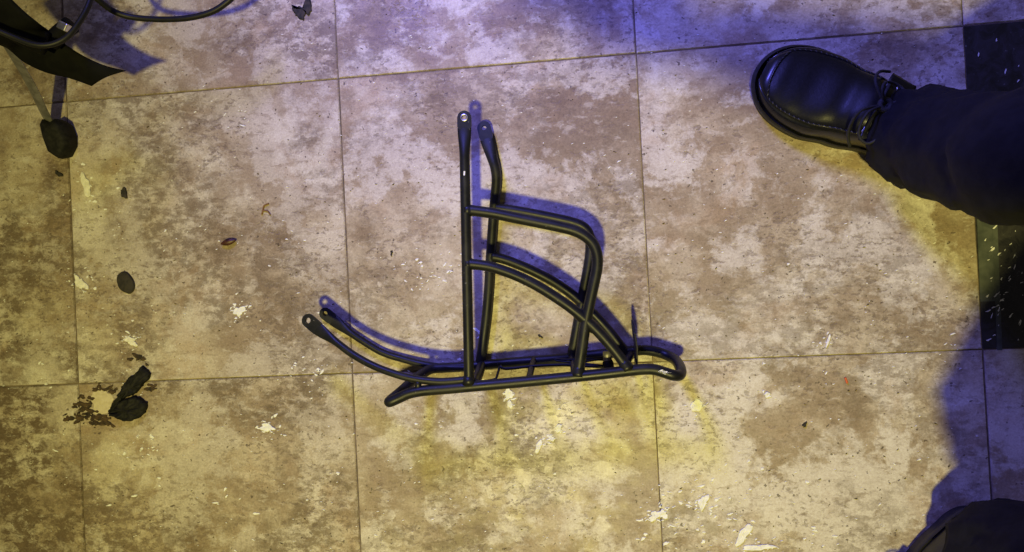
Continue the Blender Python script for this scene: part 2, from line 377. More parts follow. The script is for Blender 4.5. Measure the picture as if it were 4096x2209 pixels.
# spring wire clip
tube('clip_wire', [(0.6062, -0.4131, 0.0700), (0.6128, -0.4118, 0.0700), (0.6143, -0.4104, 0.0660), (0.6156, -0.4025, 0.0500), (0.6163, -0.3990, 0.0460)], .0016, M['plastic'], rack, 8)
tube('clip_wire', [(0.6164, -0.3980, 0.0460), (0.6208, -0.4017, 0.0460), (0.6330, -0.4019, 0.0460), (0.6529, -0.4004, 0.0460), (0.6787, -0.3998, 0.0460), (0.7052, -0.4003, 0.0460), (0.7286, -0.4027, 0.0460), (0.7488, -0.4045, 0.0460)], .0021, M['plastic'], rack, 8)
tube('clip_wire', [(0.7496, -0.3936, 0.0360), (0.7289, -0.3948, 0.0360), (0.6987, -0.3947, 0.0360), (0.6876, -0.3932, 0.0360), (0.6865, -0.3952, 0.0360), (0.6986, -0.3970, 0.0380), (0.7237, -0.4000, 0.0420), (0.7489, -0.4035, 0.0460)], .0015, M['plastic'], rack, 8)
tube('clip_wire', [(0.7087, -0.4002, 0.0440), (0.7238, -0.3975, 0.0420), (0.7389, -0.3958, 0.0400), (0.7494, -0.3962, 0.0400)], .0015, M['plastic'], rack, 8)
post = tube('clip_post', [(0.7527, -0.3848, 0.0500), (0.7528, -0.3928, 0.0500), (0.7532, -0.4042, 0.0500)], .0054, M['dull_steel'], rack, 16)
V, F = sweep(resample([Vector(q) for q in [(0.7531, -0.3962, 0.0500), (0.7536, -0.4052, 0.0500)]], .003), lambda i, t: .0069 - .0012 * max(0, (.3 - t) / .3) ** 2, 18)
mesh_obj('cap', V, F, M['rubber'], post)
# reflector bracket, a thin plate standing on edge
a, b, c_ = [Vector(q) for q in [(0.7874, -0.4064, 0.0500), (0.7873, -0.3803, 0.0500), (0.7856, -0.3471, 0.0500)]]
V = []; 
for q, z0, z1, dx in ((a, .034, .066, 0), (b, .024, .074, .0015), (b.lerp(c_, .55), .026, .072, .0006), (c_, .042, .058, 0)):
    for z, e in ((z0, -.0011), (z1, -.0011), (z1, .0011), (z0, .0011)): V.append((q.x + e + dx, q.y, z))
F = [(0, 1, 2, 3), (15, 14, 13, 12)]
for k in range(3):
    for m in range(4): F.append((4 * k + m, 4 * k + 4 + m, 4 * k + 4 + (m + 1) % 4, 4 * k + (m + 1) % 4))
br = bevel(mesh_obj('reflector_bracket', V, F, M['powder'], rack, False), .0006)
tag(br, 'thin upright reflector plate seen edge-on')
# worn white print on the tail bend, and a bright chip on the near leg
rs = random.Random(5); parts = []
c0, c1 = [Vector(q) for q in [(0.8122, -0.4059, 0.0915), (0.8271, -0.4116, 0.0915)]]
d = (c1 - c0); dn = d.normalized(); pn = Vector((-dn.y, dn.x, 0))
for k in range(11):
    q = c0 + d * (k + .5) / 11 + pn * rs.uniform(-.0004, .0004); an = math.atan2(dn.y, dn.x) + rs.choice((1.0, 1.15, .8, 2.2))
    parts.append(box(q + Vector((0, 0, -.0001)), rs.uniform(.0026, .0048), .0008, .0005, an))
    if k % 2: parts.append(box(q + pn * rs.choice((-.0015, .0014)) + Vector((0, 0, -.0003)), .0018, .0007, .0005, math.atan2(dn.y, dn.x) + .1))
lab = mesh_obj('worn_print', *merge(*parts), M['paint'], plat, False)
q = Vector([(0.5908, -0.1572, 0.0911)][0]); mesh_obj('paint_chip', *box(q, .0019, .0052, .0006, -.12), M['paint'], rack, False)

# ---------------------------------------------------------------- person: shoes, trousers, jacket, hands and phone
person = empty('person', [(1.1888, -0.3155, 0.0000)][0], 'person in black trousers and black lace-up leather shoe standing at the edge', 'person')
def shoe(origin, ang, side):
    """toe along local +x; origin = middle of the sole under the ball of the foot; side = +1 right foot, -1 left"""
    ca, sa = math.cos(ang), math.sin(ang); O = Vector(origin)
    def G(x, y, z): x, y, z = x * .93, y * .95 * side, z * .95; return O + Vector((x * ca - y * sa, x * sa + y * ca, z))
    L0, L1 = -.185, .118                               # heel, toe
    def half(x, s):                                   # outline half widths, s = +1 inner (big toe) side
        t = (x - L0) / (L1 - L0); WS = 1.08
        mx = .0545 if s < 0 else .052
        if t >= .72: return WS * mx * max(0, 1 - ((t - .72) / .28) ** 2.5) ** .5
        if t <= .14: return WS * .034 * max(0, 1 - ((.14 - t) / .14) ** 2.2) ** .5
        keys = [(.14, .034), (.28, .036), (.42, .038 if s < 0 else .034), (.58, .048 if s < 0 else .044), (.72, mx)]
        for (a, p), (b, q) in zip(keys, keys[1:]):
            if a <= t <= b: u = (t - a) / (b - a); u = u * u * (3 - 2 * u); return WS * (p + (q - p) * u)
        return 0
    xs = [L0 + (L1 - L0) * (.5 - .5 * math.cos(math.pi * k / 44)) for k in range(45)]
    # sole: welt outline extruded with a rounded edge
    ring = [(x, half(x, -1) * -1.0) for x in xs] + [(x, half(x, 1)) for x in reversed(xs[1:-1])]
    lev = [(.0, .965), (.004, 1.0), (.010, .985), (.013, .985), (.018, 1.03), (.0225, 1.03), (.0245, 1.0)]
    V = []; n = len(ring)
    for z, k in lev: V += [G(x * k + (1 - k) * -.03, y * k, z) for x, y in ring]
    F = [(m * n + i, m * n + (i + 1) % n, m * n + n + (i + 1) % n, m * n + n + i) for m in range(len(lev) - 1) for i in range(n)]
    F += [tuple(range(n)), tuple(reversed([len(lev) * n - n + i for i in range(n)]))]
    sh = mesh_obj('shoe', V, F, M['sole'], person)   # placed below as part of the person
    # upper
    def top(x):
        t = (x - L0) / (L1 - L0)
        keys = [(0, .062), (.12, .072), (.3, .078), (.42, .084), (.52, .080), (.66, .064), (.8, .052), (.9, .046), (.96, .041), (1, .032)]
        for (a, p), (b, q) in zip(keys, keys[1:]):
            if a <= t <= b: u = (t - a) / (b - a); return p + (q - p) * (u * u * (3 - 2 * u) * .4 + u * .6)
        return .03
    def surf(x, s, lift=0):                            # s in [-1, 1] over the top, -1 outer side
        w = half(x, -1 if s < 0 else 1) * .955; h = top(x); an = s * math.pi / 2
        e = .72
        y = math.copysign(abs(math.sin(an)) ** e, s) * w
        z = .022 + (h - .022) * abs(math.cos(an)) ** .62
        t = (x - L0) / (L1 - L0)
        if .46 < t < .74 and abs(s) < .6: z += .0005 * math.sin((t + .06 * s * s) * 95) * math.sin(math.pi * (t - .46) / .28) ** 2
        if t > .3:                                     # moccasin apron: flat raised lid with a seam
            k = max(0, 1 - abs(abs(s) - .60) / .07); z -= .0018 * k * min(1, (t - .3) / .1)
        return G(x * .972 + .0 * s, y, z + lift)
    V = []; m = 36; xs2 = [L0 + .004 + (L1 - L0 - .006) * (.5 - .5 * math.cos(math.pi * k / 64)) for k in range(65)]
    for x in xs2: V += [surf(x, -1 + 2 * k / m) for k in range(m + 1)]
    F = [(i * (m + 1) + k, (i + 1) * (m + 1) + k, (i + 1) * (m + 1) + k + 1, i * (m + 1) + k + 1) for i in range(64) for k in range(m)]
    if side < 0: F = [tuple(reversed(f)) for f in F]
    up = mesh_obj('upper', V, F, M['leather'], sh)
    # apron seam: a rolled ridge and its stitches
    path = []
    for k in range(33): path.append((L0 + .135 + (L1 - L0 - .158) * k / 32, -.56))
    for k in range(1, 12): path.append((L1 - .023 + .0085 * math.sin(math.pi * k / 12), -.56 + 1.12 * k / 12))
    for k in range(33): path.append((L1 - .023 - (L1 - L0 - .158) * k / 32, .56))
    P3 = [surf(x, s, .0006) for x, s in path]
    V, F = sweep(resample(P3, .003), lambda i, t: .0013, 8); mesh_obj('apron_seam', V, F, M['leather'], sh)
    pr = resample(P3, .0062); st = []
    for a, b in zip(pr, pr[1:]):
        d = (b - a).normalized(); sd = d.cross(Vector((0, 0, 1))).normalized(); c = (a + b) / 2
        c = c + Vector((0, 0, .0010)); st.append(sweep([c - d * .0012 - sd * .0009, c + d * .0012 + sd * .0009], lambda i, t: .0005, 5))
    mesh_obj('stitching', *merge(*st), M['thread'], sh)
    # eyelet facings, eyelets, tongue and laces
    for s in (-.62, .62):
        pp = [surf(L0 + .118 + .038 * k / 8, s * (1 - .25 * k / 8), .0016) for k in range(9)]
        V, F = sweep(pp, lambda i, t: (.013, .0018), 10, False, (0, 0, 1)); mesh_obj('eyelet_facing', V, F, M['leather'], sh)
    lace_pts = []
    for k in range(3):
        x = L0 + .124 + .014 * k
        for s in (-.58, .58):
            c = surf(x, s * (1 - .05 * k), .0042)
            pts = [c + Vector((.0033 * math.cos(a), .0033 * math.sin(a), 0)) for a in [2 * math.pi * q / 18 for q in range(18)]]
            V, F = sweep(pts, lambda i, t: .0009, 7, True); mesh_obj('eyelet', V, F, M['steel'], sh)
        tube('lace', [surf(x, -.56, .004), surf(x + .003, -.2, .0065), surf(x + .003, .2, .0065), surf(x, .56, .004)], .0021, M['lace'], sh, 8)
    kx = L0 + .150; kc = surf(kx, 0, .010); dirx = Vector((ca, sa, 0)); diry = Vector((-sa * side, ca * side, 0))
    kn = [kc + Vector((0, 0, .002)) + dirx * .006 * math.cos(a) + diry * .006 * math.sin(a) for a in [2 * math.pi * q / 12 for q in range(12)]]
    V, F = sweep(kn, lambda i, t: .0035, 8, True); mesh_obj('lace_knot', V, F, M['lace'], sh)
    for sg, ln, bk in ((1, .046, -.006), (-1, .026, -.008)):
        pts = [kc, kc + diry * sg * ln * .45 + dirx * (.022 + bk) + Vector((0, 0, .012)), kc + diry * sg * ln * .93 + dirx * (.018 + bk) + Vector((0, 0, .004)),
               kc + diry * sg * ln * 1.02 + dirx * (.002 + bk) + Vector((0, 0, .000)), kc + diry * sg * ln * .55 + dirx * (-.006 + bk) + Vector((0, 0, .008)), kc]
        tube('lace_loop', pts, .0017, M['lace'], sh, 8)
    for sg in (-1, 1):
        tube('lace_end', [kc, kc + diry * sg * .018 + dirx * .022 + Vector((0, 0, .004)), kc + diry * sg * .038 + dirx * .020 + Vector((0, 0, -.014)), kc + diry * sg * .050 + dirx * .006 + Vector((0, 0, -.030))], .0019, M['lace'], sh, 8)
    return sh
c = [(1.0562, -0.0956, 0.0300)][0]; s1 = shoe((c[0], c[1], 0), math.radians(150), 1)
c = [(1.0883, -0.7311, 0.0300)][0]; s2 = shoe((c[0], c[1], 0), math.radians(226), -1)
tag(s1, 'black leather lace-up shoe with stitched toe seam')

def trouser(path, radii, seed, name='trouser_leg'):
    P = resample(spline(path, 14), .012); n = len(P); seg = 40; V = []; F = []
    for i, p in enumerate(P):
        t = i / (n - 1); d = (P[min(n - 1, i + 1)] - P[max(0, i - 1)]).normalized()
        s = d.cross(Vector((0, 1, .2))).normalized(); u = s.cross(d)
        f = t * (len(radii) - 1); k = min(int(f), len(radii) - 2); r = radii[k] + (radii[k + 1] - radii[k]) * (f - k)
        for q in range(seg):
            a = 2 * math.pi * q / seg
            base = Vector((math.cos(a) * 2.2, math.sin(a) * 2.2, p.z * 9 + seed * 7.3))
            w = noise.noise(base) * .13 + noise.noise(base * 2.3) * .085 + noise.noise(base * 5) * .03 + .05 * math.sin(p.z * 75 + 3 * math.sin(a + seed)) * math.exp(-p.z * 3)
            V.append(p + (s * math.cos(a) + u * math.sin(a)) * r * (1 + w))
    for i in range(n - 1):
        for q in range(seg): F.append((i * seg + q, i * seg + (q + 1) % seg, (i + 1) * seg + (q + 1) % seg, (i + 1) * seg + q))
    o = mesh_obj(name, V, F, M['cloth'], person); m = o.modifiers.new('thick', 'SOLIDIFY'); m.thickness = .0016
    return o
hip = Vector((1.47, -.36, .86))
trouser([(1.1331, -0.1477, 0.0600), (1.1305, -0.1648, 0.1150), (1.1210, -0.1849, 0.1850), (1.1150, -0.2035, 0.2650), (1.1129, -0.2202, 0.3600)] + [(1.24, -.20, .47), tuple(hip + Vector((-.05, .09, -.06))), tuple(hip + Vector((0, .08, .05)))], [.060, .054, .056, .060, .063, .074, .088, .10], 1)
trouser([(1.1952, -0.6411, 0.0620), (1.2009, -0.6234, 0.1300), (1.2035, -0.6137, 0.2200)] + [(1.18, -.62, .36), (1.14, -.595, .47), (1.22, -.50, .60), tuple(hip + Vector((-.03, -.09, -.05))), tuple(hip + Vector((0, -.08, .05)))], [.066, .058, .060, .066, .076, .080, .086, .10], 2)
def limb(name, pts, radii, mat, parent):
    path = resample(spline(pts, 12), .02)
    def rad(i, t):
        f = t * (len(radii) - 1); k = min(int(f), len(radii) - 2); return radii[k] + (radii[k + 1] - radii[k]) * (f - k)
    V, F = sweep(path, rad, 20); return mesh_obj(name, V, F, mat, parent)
limb('jacket', [hip + Vector((0, 0, -.02)), hip + Vector((.0, 0, .15)), hip + Vector((-.02, 0, .35)), hip + Vector((-.05, 0, .5)), hip + Vector((-.08, 0, .56))], [.15, .16, .18, .16, .07], M['jacket'], person)
ph = Vector(cam.location)
limb('sleeve', [hip + Vector((-.06, .17, .44)), (1.30, -.12, 1.06), (1.10, -.17, 1.0), (.93, -.24, .99)], [.065, .055, .05, .04], M['jacket'], person)
limb('sleeve', [hip + Vector((-.06, -.17, .44)), (1.30, -.56, 1.06), (1.06, -.48, 1.0), (.80, -.40, .98)], [.065, .055, .05, .04], M['jacket'], person)
def hand(wrist, fing, sgn):
    parts = [sweep(resample(spline([wrist, wrist + fing * .04, wrist + fing * .085], 8), .008), lambda i, t: (.026 + .012 * math.sin(t * 3.0), .016), 14, False, (0, 0, 1))]
    sd = fing.cross(Vector((0, 0, 1))).normalized()
    for k, L in enumerate((.062, .072, .068, .052)):
        b = wrist + fing * .078 + sd * (k - 1.5) * .018 * sgn
        parts.append(sweep(resample(spline([b, b + fing * L * .5 + Vector((0, 0, .006)), b + fing * L * .8 + Vector((0, 0, .022)), b + fing * L * .72 + Vector((0, 0, .034))], 8), .006), lambda i, t: .0088 - .002 * t, 10))
    b = wrist + fing * .03 - sd * .03 * sgn
    parts.append(sweep(resample(spline([b, b - sd * .022 * sgn + fing * .022 + Vector((0, 0, .012)), b - sd * .014 * sgn + fing * .05 + Vector((0, 0, .03))], 8), .006), lambda i, t: .0105 - .002 * t, 10))
    return mesh_obj('hand', *merge(*parts), M['skin'], person)
hand(Vector((.93, -.245, .975)), Vector((-.93, -.3, .0)).normalized(), 1)
hand(Vector((.80, -.40, .978)), Vector((-.93, .28, .0)).normalized(), -1)
bevel(mesh_obj('phone', *box((ph.x - .03, ph.y - .02, ph.z + .010), .165, .078, .009, -.05), M['phone'], person, False), .003)

# ---------------------------------------------------------------- bicycle corner (mudguard flap, stand, cables)
bike = empty('bicycle', [(-0.0132, -0.0644, 0.0000)][0], 'parked bicycle with black mudguard flap, side stand and looping black cables', 'bicycle')
fl = [(Vector(a), Vector(b)) for a, b in zip(
    [(0.0029, 0.0542, 0.2000), (0.0236, 0.0338, 0.1800), (0.0502, 0.0220, 0.1700), (0.0383, 0.0251, 0.1400), (0.0474, 0.0135, 0.1300), (0.0689, 0.0016, 0.1220), (0.0953, -0.0058, 0.1140), (0.1208, -0.0164, 0.1080)],
    [(0.0833, 0.0795, 0.2200), (0.1035, 0.0494, 0.2000), (0.1126, 0.0366, 0.1850), (0.0975, 0.0408, 0.1480), (0.1053, 0.0308, 0.1380), (0.1229, 0.0167, 0.1280), (0.1468, 0.0042, 0.1200), (0.1714, -0.0028, 0.1130)])]
V = []; F = []; cs = 12; pl = spline([a for a, b in fl], 6); pr = spline([b for a, b in fl], 6)
for a, b in zip(pl, pr):
    for k in range(cs + 1):
        t = k / cs; q = a.lerp(b, t); q = q + Vector((0, 0, .005 * math.sin(math.pi * t))); V.append(q)
for i in range(len(pl) - 1):
    for k in range(cs): F.append((i * (cs + 1) + k, i * (cs + 1) + k + 1, (i + 1) * (cs + 1) + k + 1, (i + 1) * (cs + 1) + k))
o = mesh_obj('mudguard', V, F, M['matte'], bike); m = o.modifiers.new('thick', 'SOLIDIFY'); m.thickness = .0022; m.offset = 0
tube('frame_tube', [(0.0491, 0.0661, 0.2000), (0.0648, 0.0457, 0.1850), (0.0834, 0.0307, 0.1720), (0.1028, 0.0207, 0.1600)], .014, M['matte'], bike, 18)
kp = [(-0.0163, -0.0334, 0.0120), (-0.0090, -0.0188, 0.0340), (0.0072, 0.0062, 0.0750), (0.0253, 0.0301, 0.1250), (0.0452, 0.0531, 0.1800)]
path = resample(spline(kp, 8), .006)
V, F = sweep(path, lambda i, t: (.0085 + .0075 * t, .0026), 12, False, (0, 0, 1)); st = bevel(mesh_obj('stand_leg', V, F, M['dull_steel'], bike), .0008)
# rubber foot: rounded wedge
cfo = [(-0.0031, -0.0549, 0.0120)][0]; out = []
for a, b in ((-.026, .020), (-.020, .027), (-.008, .021), (.004, .026), (.017, .019), (.0235, .003), (.0225, -.012), (.012, -.026), (-.004, -.0275), (-.016, -.020), (-.0235, .002)): out.append((cfo[0] + a * .84, cfo[1] + b * 1.02))
out.reverse(); n = len(out); V = []
for z, k in ((.0005, .93), (.004, 1), (.014, 1.), (.022, .93), (.0265, .72), (.0280, .35)):
    for x, y in out: V.append((cfo[0] + (x - cfo[0]) * k, cfo[1] + (y - cfo[1]) * k, z - (y - cfo[1]) * -.12 * (z / .03)))
F = [(m * n + i, m * n + n + i, m * n + n + (i + 1) % n, m * n + (i + 1) % n) for m in range(5) for i in range(n)] + [tuple(range(n)), tuple(5 * n + i for i in reversed(range(n)))]
ft = mesh_obj('rubber_foot', V, F, M['rubber'], st); sb = ft.modifiers.new('smooth', 'SUBSURF'); sb.levels = 0; sb.render_levels = 1; sb.subdivision_type = 'SIMPLE'
tube('cable', [(0.1433, 0.0941, 0.1500), (0.1512, 0.0809, 0.1300), (0.1586, 0.0731, 0.1150), (0.1756, 0.0677, 0.1050), (0.2098, 0.0634, 0.1000), (0.2472, 0.0615, 0.1000), (0.2766, 0.0653, 0.1000), (0.2955, 0.0731, 0.1000), (0.3119, 0.0861, 0.1000), (0.3182, 0.1081, 0.1000)], .0038, M['plastic'], bike, 12)
tube('cable', [(0.0715, 0.0276, 0.2150), (0.0964, 0.0153, 0.2050), (0.1189, 0.0059, 0.2000), (0.1370, 0.0060, 0.1950), (0.1532, 0.0154, 0.1900), (0.1650, 0.0333, 0.1850), (0.1730, 0.0530, 0.1800), (0.1759, 0.0825, 0.1700)], .0034, M['plastic'], bike, 12)
bp = tube('clamp', [(0.0990, 0.0263, 0.1500), (0.1131, 0.0367, 0.1500), (0.1281, 0.0461, 0.1500)], .0105, M['matte'], bike, 16)
q = [(0.1288, 0.0384, 0.1630)][0]; bevel(mesh_obj('clamp_bolt', *box(q, .0125, .0095, .010, -.5), M['steel'], bp, False), .0012)

# ---------------------------------------------------------------- loose things on the floor
def piece(name, outline, h, mat, label, cat, group=None, z0=.0002, inset=.12, dome=.0):
    cx = sum(p[0] for p in outline) / len(outline); cy = sum(p[1] for p in outline) / len(outline)
    V, F = slab([(x - cx, y - cy) for x, y in outline], 0, h, inset, dome)
    o = mesh_obj(name, V, F, mat, None, False, (cx, cy, z0)); return tag(o, label, cat, group)
PX = .00054
c = [(0.0802, -0.2649, 0.0000)][0]; piece('leather_disc', blob(c[0], c[1], 31 * PX, 24 * PX, -1.05, 4, 30, .05), .0022, M['disc'], 'dark brown oval scrap lying flat beside the cream paint splash', 'scrap', dome=.0006)
def outline_of(pts): return [(p[0], p[1]) for p in pts]
def ragged(pts, amp, seed):
    rs = random.Random(seed); out = []
    n = len(pts)
    for i in range(n):
        a, b = Vector(pts[i][:2]), Vector(pts[(i + 1) % n][:2])
        for k in range(4): q = a.lerp(b, k / 4); out.append((q.x + rs.uniform(-amp, amp), q.y + rs.uniform(-amp, amp)))
    return out
# curled black strip: folded strap of rubber
strp = empty('rubber_scrap', [(0.0806, -0.4283, 0.0000)][0], 'curled torn strip of black rubber on the tile joint beside a scorch mark', 'scrap')
pc = ragged([(0.1013, -0.3839, -0.0000), (0.1077, -0.3887, 0.0000), (0.1128, -0.3956, 0.0000), (0.1101, -0.4028, 0.0000), (0.1032, -0.4088, 0.0000), (0.0957, -0.4153, 0.0000), (0.0899, -0.4230, 0.0000), (0.0825, -0.4250, -0.0000), (0.0733, -0.4275, 0.0000), (0.0620, -0.4378, 0.0000), (0.0518, -0.4477, 0.0000), (0.0482, -0.4465, 0.0000), (0.0548, -0.4354, 0.0000), (0.0606, -0.4276, 0.0000), (0.0672, -0.4165, 0.0000), (0.0743, -0.4066, -0.0000), (0.0813, -0.3990, 0.0000), (0.0912, -0.3937, -0.0000)], .0009, 3)[::-1]
mesh_obj('strip', *crumpled(pc, .0062, 2), M['rubber'], strp)
pc = ragged([(0.0620, -0.4378, 0.0000), (0.0732, -0.4297, 0.0000), (0.0885, -0.4269, -0.0000), (0.0974, -0.4300, -0.0000), (0.1055, -0.4364, 0.0000), (0.1052, -0.4437, -0.0000), (0.1012, -0.4515, 0.0000), (0.0913, -0.4574, 0.0000), (0.0815, -0.4605, 0.0000), (0.0706, -0.4607, 0.0000), (0.0587, -0.4558, 0.0000), (0.0503, -0.4528, 0.0000), (0.0487, -0.4482, 0.0000), (0.0544, -0.4444, -0.0000)], .0008, 4)[::-1]
mesh_obj('curl', *crumpled(pc, .0085, 5, .0005), M['rubber'], strp)
# scorch mark and bare patch left of it: part of the floor
sm = []; rs = random.Random(17)
for u, sp, n in (([(0.0174, -0.4535, 0.0000)][0], .010, 34), ([(0.0081, -0.4407, 0.0000)][0], .006, 16), ([(0.0269, -0.4583, 0.0000)][0], .009, 24), ([(0.0520, -0.4172, -0.0000)][0], .005, 9), ([(-0.0171, -0.4547, 0.0000)][0], .006, 12), ([(0.0417, -0.4553, 0.0000)][0], .006, 12), ([(0.0326, -0.4137, 0.0000)][0], .005, 7), ([(0.0148, -0.4278, 0.0000)][0], .006, 7), ([(0.0437, -0.4644, 0.0000)][0], .004, 6), ([(0.0951, -0.3752, 0.0000)][0], .006, 10), ([(0.1089, -0.4152, 0.0000)][0], .006, 10)):
    for k in range(n):
        x, y = rs.gauss(u[0], sp), rs.gauss(u[1], sp * .55); a = rs.uniform(.0012, .0042)
        sm.append(slab(blob(x, y, a * rs.uniform(1, 1.6), a * .7, rs.uniform(-.5, .5), rs.random(), 14, .35), .0002, .0004 + .0008 * rs.random(), .3))
o = mesh_obj('scorch_mark', *merge(*sm), M['rust'], floor, False); tag(o, 'dark brown scorched flakes of tile surface', None, None, 'stuff')
u = [(0.0354, -0.4325, 0.0000)][0]; o = mesh_obj('bare_patch', *slab(blob(u[0], u[1], .018, .0165, .3, 77, 40, .2), .00012, .0002, .1), M['bare'], floor, False)
# dark chips
topchip = ragged([(0.3437, 0.1087, 0.0000), (0.3463, 0.1029, 0.0000), (0.3508, 0.1013, 0.0000), (0.3534, 0.1066, 0.0000), (0.3573, 0.1035, 0.0000), (0.3612, 0.1015, 0.0000), (0.3640, 0.1112, 0.0000), (0.3665, 0.1165, 0.0000), (0.3722, 0.1160, 0.0000), (0.3730, 0.1081, 0.0000), (0.3724, 0.0960, 0.0000), (0.3681, 0.0908, 0.0000), (0.3656, 0.0966, 0.0000), (0.3631, 0.0924, 0.0000), (0.3604, 0.0849, 0.0000), (0.3536, 0.0877, 0.0000), (0.3482, 0.0949, 0.0000), (0.3445, 0.1019, 0.0000)], .0008, 3); topchip.reverse()
piece('dark_flake', topchip, .0016, M['char'], 'ragged two-lobed black flake at the top edge of the floor', 'flake')
u = [(0.0836, -0.1374, 0.0000)][0]; piece('dark_flake', ragged([(u[0] - .0045, u[1] - .006), (u[0] + .004, u[1] - .0085), (u[0] + .0045, u[1] + .004), (u[0] + .001, u[1] + .0095), (u[0] - .0045, u[1] + .004)], .0009, 5), .0018, M['char'], 'small dark brown flake standing alone right of the cream filler smear', 'flake')
u = [(-0.0156, -0.1034, 0.0000)][0]; piece('dark_flake', blob(u[0], u[1], .0055, .0038, -.6, 8, 16, .5), .002, M['char'], 'small dark flake just below the rubber foot of the stand', 'flake')
u = [(0.4694, -0.2439, 0.0000)][0]; piece('dark_flake', blob(u[0], u[1], .0035, .002, 1.3, 18, 14, .6), .0012, M['char'], 'tiny dark flake left of the rack leg between two tile joints', 'flake')
u = [(0.6665, -0.3661, 0.0000)][0]; piece('dark_flake', blob(u[0], u[1], .0038, .0017, -.7, 28, 14, .4), .0015, M['char'], 'tiny dark crumb framed by the curved stay of the rack', 'flake')
u = [(0.9989, -0.4930, 0.0000)][0]; piece('dark_flake', blob(u[0], u[1], .0045, .0021, 1.2, 38, 14, .5), .0012, M['char'], 'small dark brown flake in the middle of the tile right of the rack', 'flake')
# brown husk: pointed spindle
u = [(0.2379, -0.2162, 0.0040)][0]; dv = Vector((.94, .20, 0)).normalized(); pp = [Vector(u) + dv * .0115 * (k / 8 - 1) for k in range(17)]
V, F = sweep(pp, lambda i, t: (.0005 + .0042 * math.sin(math.pi * t) ** .8, .0005 + .0032 * math.sin(math.pi * t) ** .8), 12, False, (0, 0, 1))
o = mesh_obj('seed_husk', V, F, M['husk'], None); tag(o, 'shiny reddish brown pointed husk on the left tile', 'husk')
u = [Vector(q) for q in [(0.2982, -0.1658, 0.0012), (0.2911, -0.1687, 0.0012), (0.2891, -0.1752, 0.0012), (0.2871, -0.1806, 0.0012)]]; v2 = [Vector(q) for q in [(0.2896, -0.1752, 0.0012), (0.2954, -0.1761, 0.0012), (0.2998, -0.1814, 0.0012)]]
o = mesh_obj('dry_sprig', *merge(sweep(spline(u, 6), lambda i, t: .0011, 7), sweep(spline(v2, 6), lambda i, t: .0009, 7)), M['twig'], None); tag(o, 'tiny forked tan sprig on the left tile above the husk', 'sprig')
u = [(1.0526, -0.4384, 0.0008), (1.0514, -0.4348, 0.0008), (1.0534, -0.4420, 0.0008)]; o = mesh_obj('red_scrap', *sweep(spline([u[1], u[0], u[2]], 6), lambda i, t: .0014, 7), M['red'], None); tag(o, 'tiny bright red scrap on the lower right tile', 'scrap')
# larger paint and filler flakes, each one a thing
FL = [
 ([(0.0256, -0.1222, 0.0000)][0], .0165, .0062, -1.35, 'cream', 'long cream filler smear near the left tile joint', .45),
 ([(0.8651, -0.4644, 0.0000)][0], .0085, .0070, 1.2, 'paint', 'largest bright white chip right of the rack tail', .3),
 ([(0.6570, -0.5122, 0.0000)][0], .0095, .0034, 1.15, 'paint', 'long narrow white chip below the rack rail', .25),
 ([(0.6846, -0.4887, 0.0000)][0], .0060, .0038, 1.0, 'paint', 'small pointed white chip just above the long narrow chip', .35),
 ([(0.6206, -0.4413, 0.0000)][0], .0075, .0055, 1.2, 'paint', 'hooked white chip close under the rack rail', .6),
 ([(0.6215, -0.4551, 0.0000)][0], .0052, .0030, 1.6, 'paint', 'white chip below the hooked chip under the rail', .5),
 ([(0.6755, -0.5027, 0.0000)][0], .0035, .0028, 0, 'paint', 'small round white chip beside the long narrow chip', .3),
 ([(0.9154, -0.6322, 0.0000)][0], .0155, .0058, .95, 'paint', 'largest white paint smear at the lower right edge', .5),
 ([(1.0334, -0.3872, -0.0000)][0], .0085, .0016, 1.2, 'paint', 'thin white sliver on the right tile above the joint', .3),
 ([(0.8670, -0.5895, 0.0000)][0], .0105, .0072, 1.1, 'paint', 'torn white paint patch right of the lower tile joint', .7),
 ([(0.8047, -0.6060, 0.0000)][0], .0105, .0060, .3, 'paint', 'white paint splash left of the lower tile joint', .8),
 ([(0.8145, -0.6041, 0.0000)][0], .0075, .0070, 1.3, 'paint', 'white paint splash just right of the lower tile joint', .8),
 ([(0.0842, -0.3482, -0.0000)][0], .0120, .0070, -.3, 'cream', 'forked cream splash above the scorch mark', .8),
 ([(0.0107, -0.2619, 0.0000)][0], .0140, .0085, -1.0, 'cream', 'branched cream splash on the left tile joint', .8),
 ([(0.2482, -0.3129, 0.0000)][0], .0085, .0060, .3, 'paint', 'white smear left of the rack strut ends', .5),
 ([(0.2805, -0.4762, 0.0000)][0], .0120, .0062, -.35, 'paint', 'broad white smear on the lower left tile', .8),
 ([(0.9547, -0.4534, 0.0000)][0], .0040, .0032, 1, 'paint', 'small white chip above the dark cloud on the right tile', .35),
 ([(0.9329, -0.6486, 0.0000)][0], .0180, .0040, .05, 'paint', 'flat white smear at the bottom edge beside the largest smear', .5),
]
for k, (u, a, b, r, mt, lb, ro) in enumerate(FL):
    cx, cy = u[0], u[1]; q = .80 if ro > .6 else 1
    V, F = crumpled([(x - cx, y - cy) for x, y in blob(cx, cy, a * q, b * q, r, 100 + k, 36, ro * .55)], .0011 if mt == 'paint' else .0014, k)
    tag(mesh_obj('paint_flake', V, F, M[mt], None, False, (cx, cy, 0)), lb, 'paint flake', 'dried paint flakes stuck to the floor')
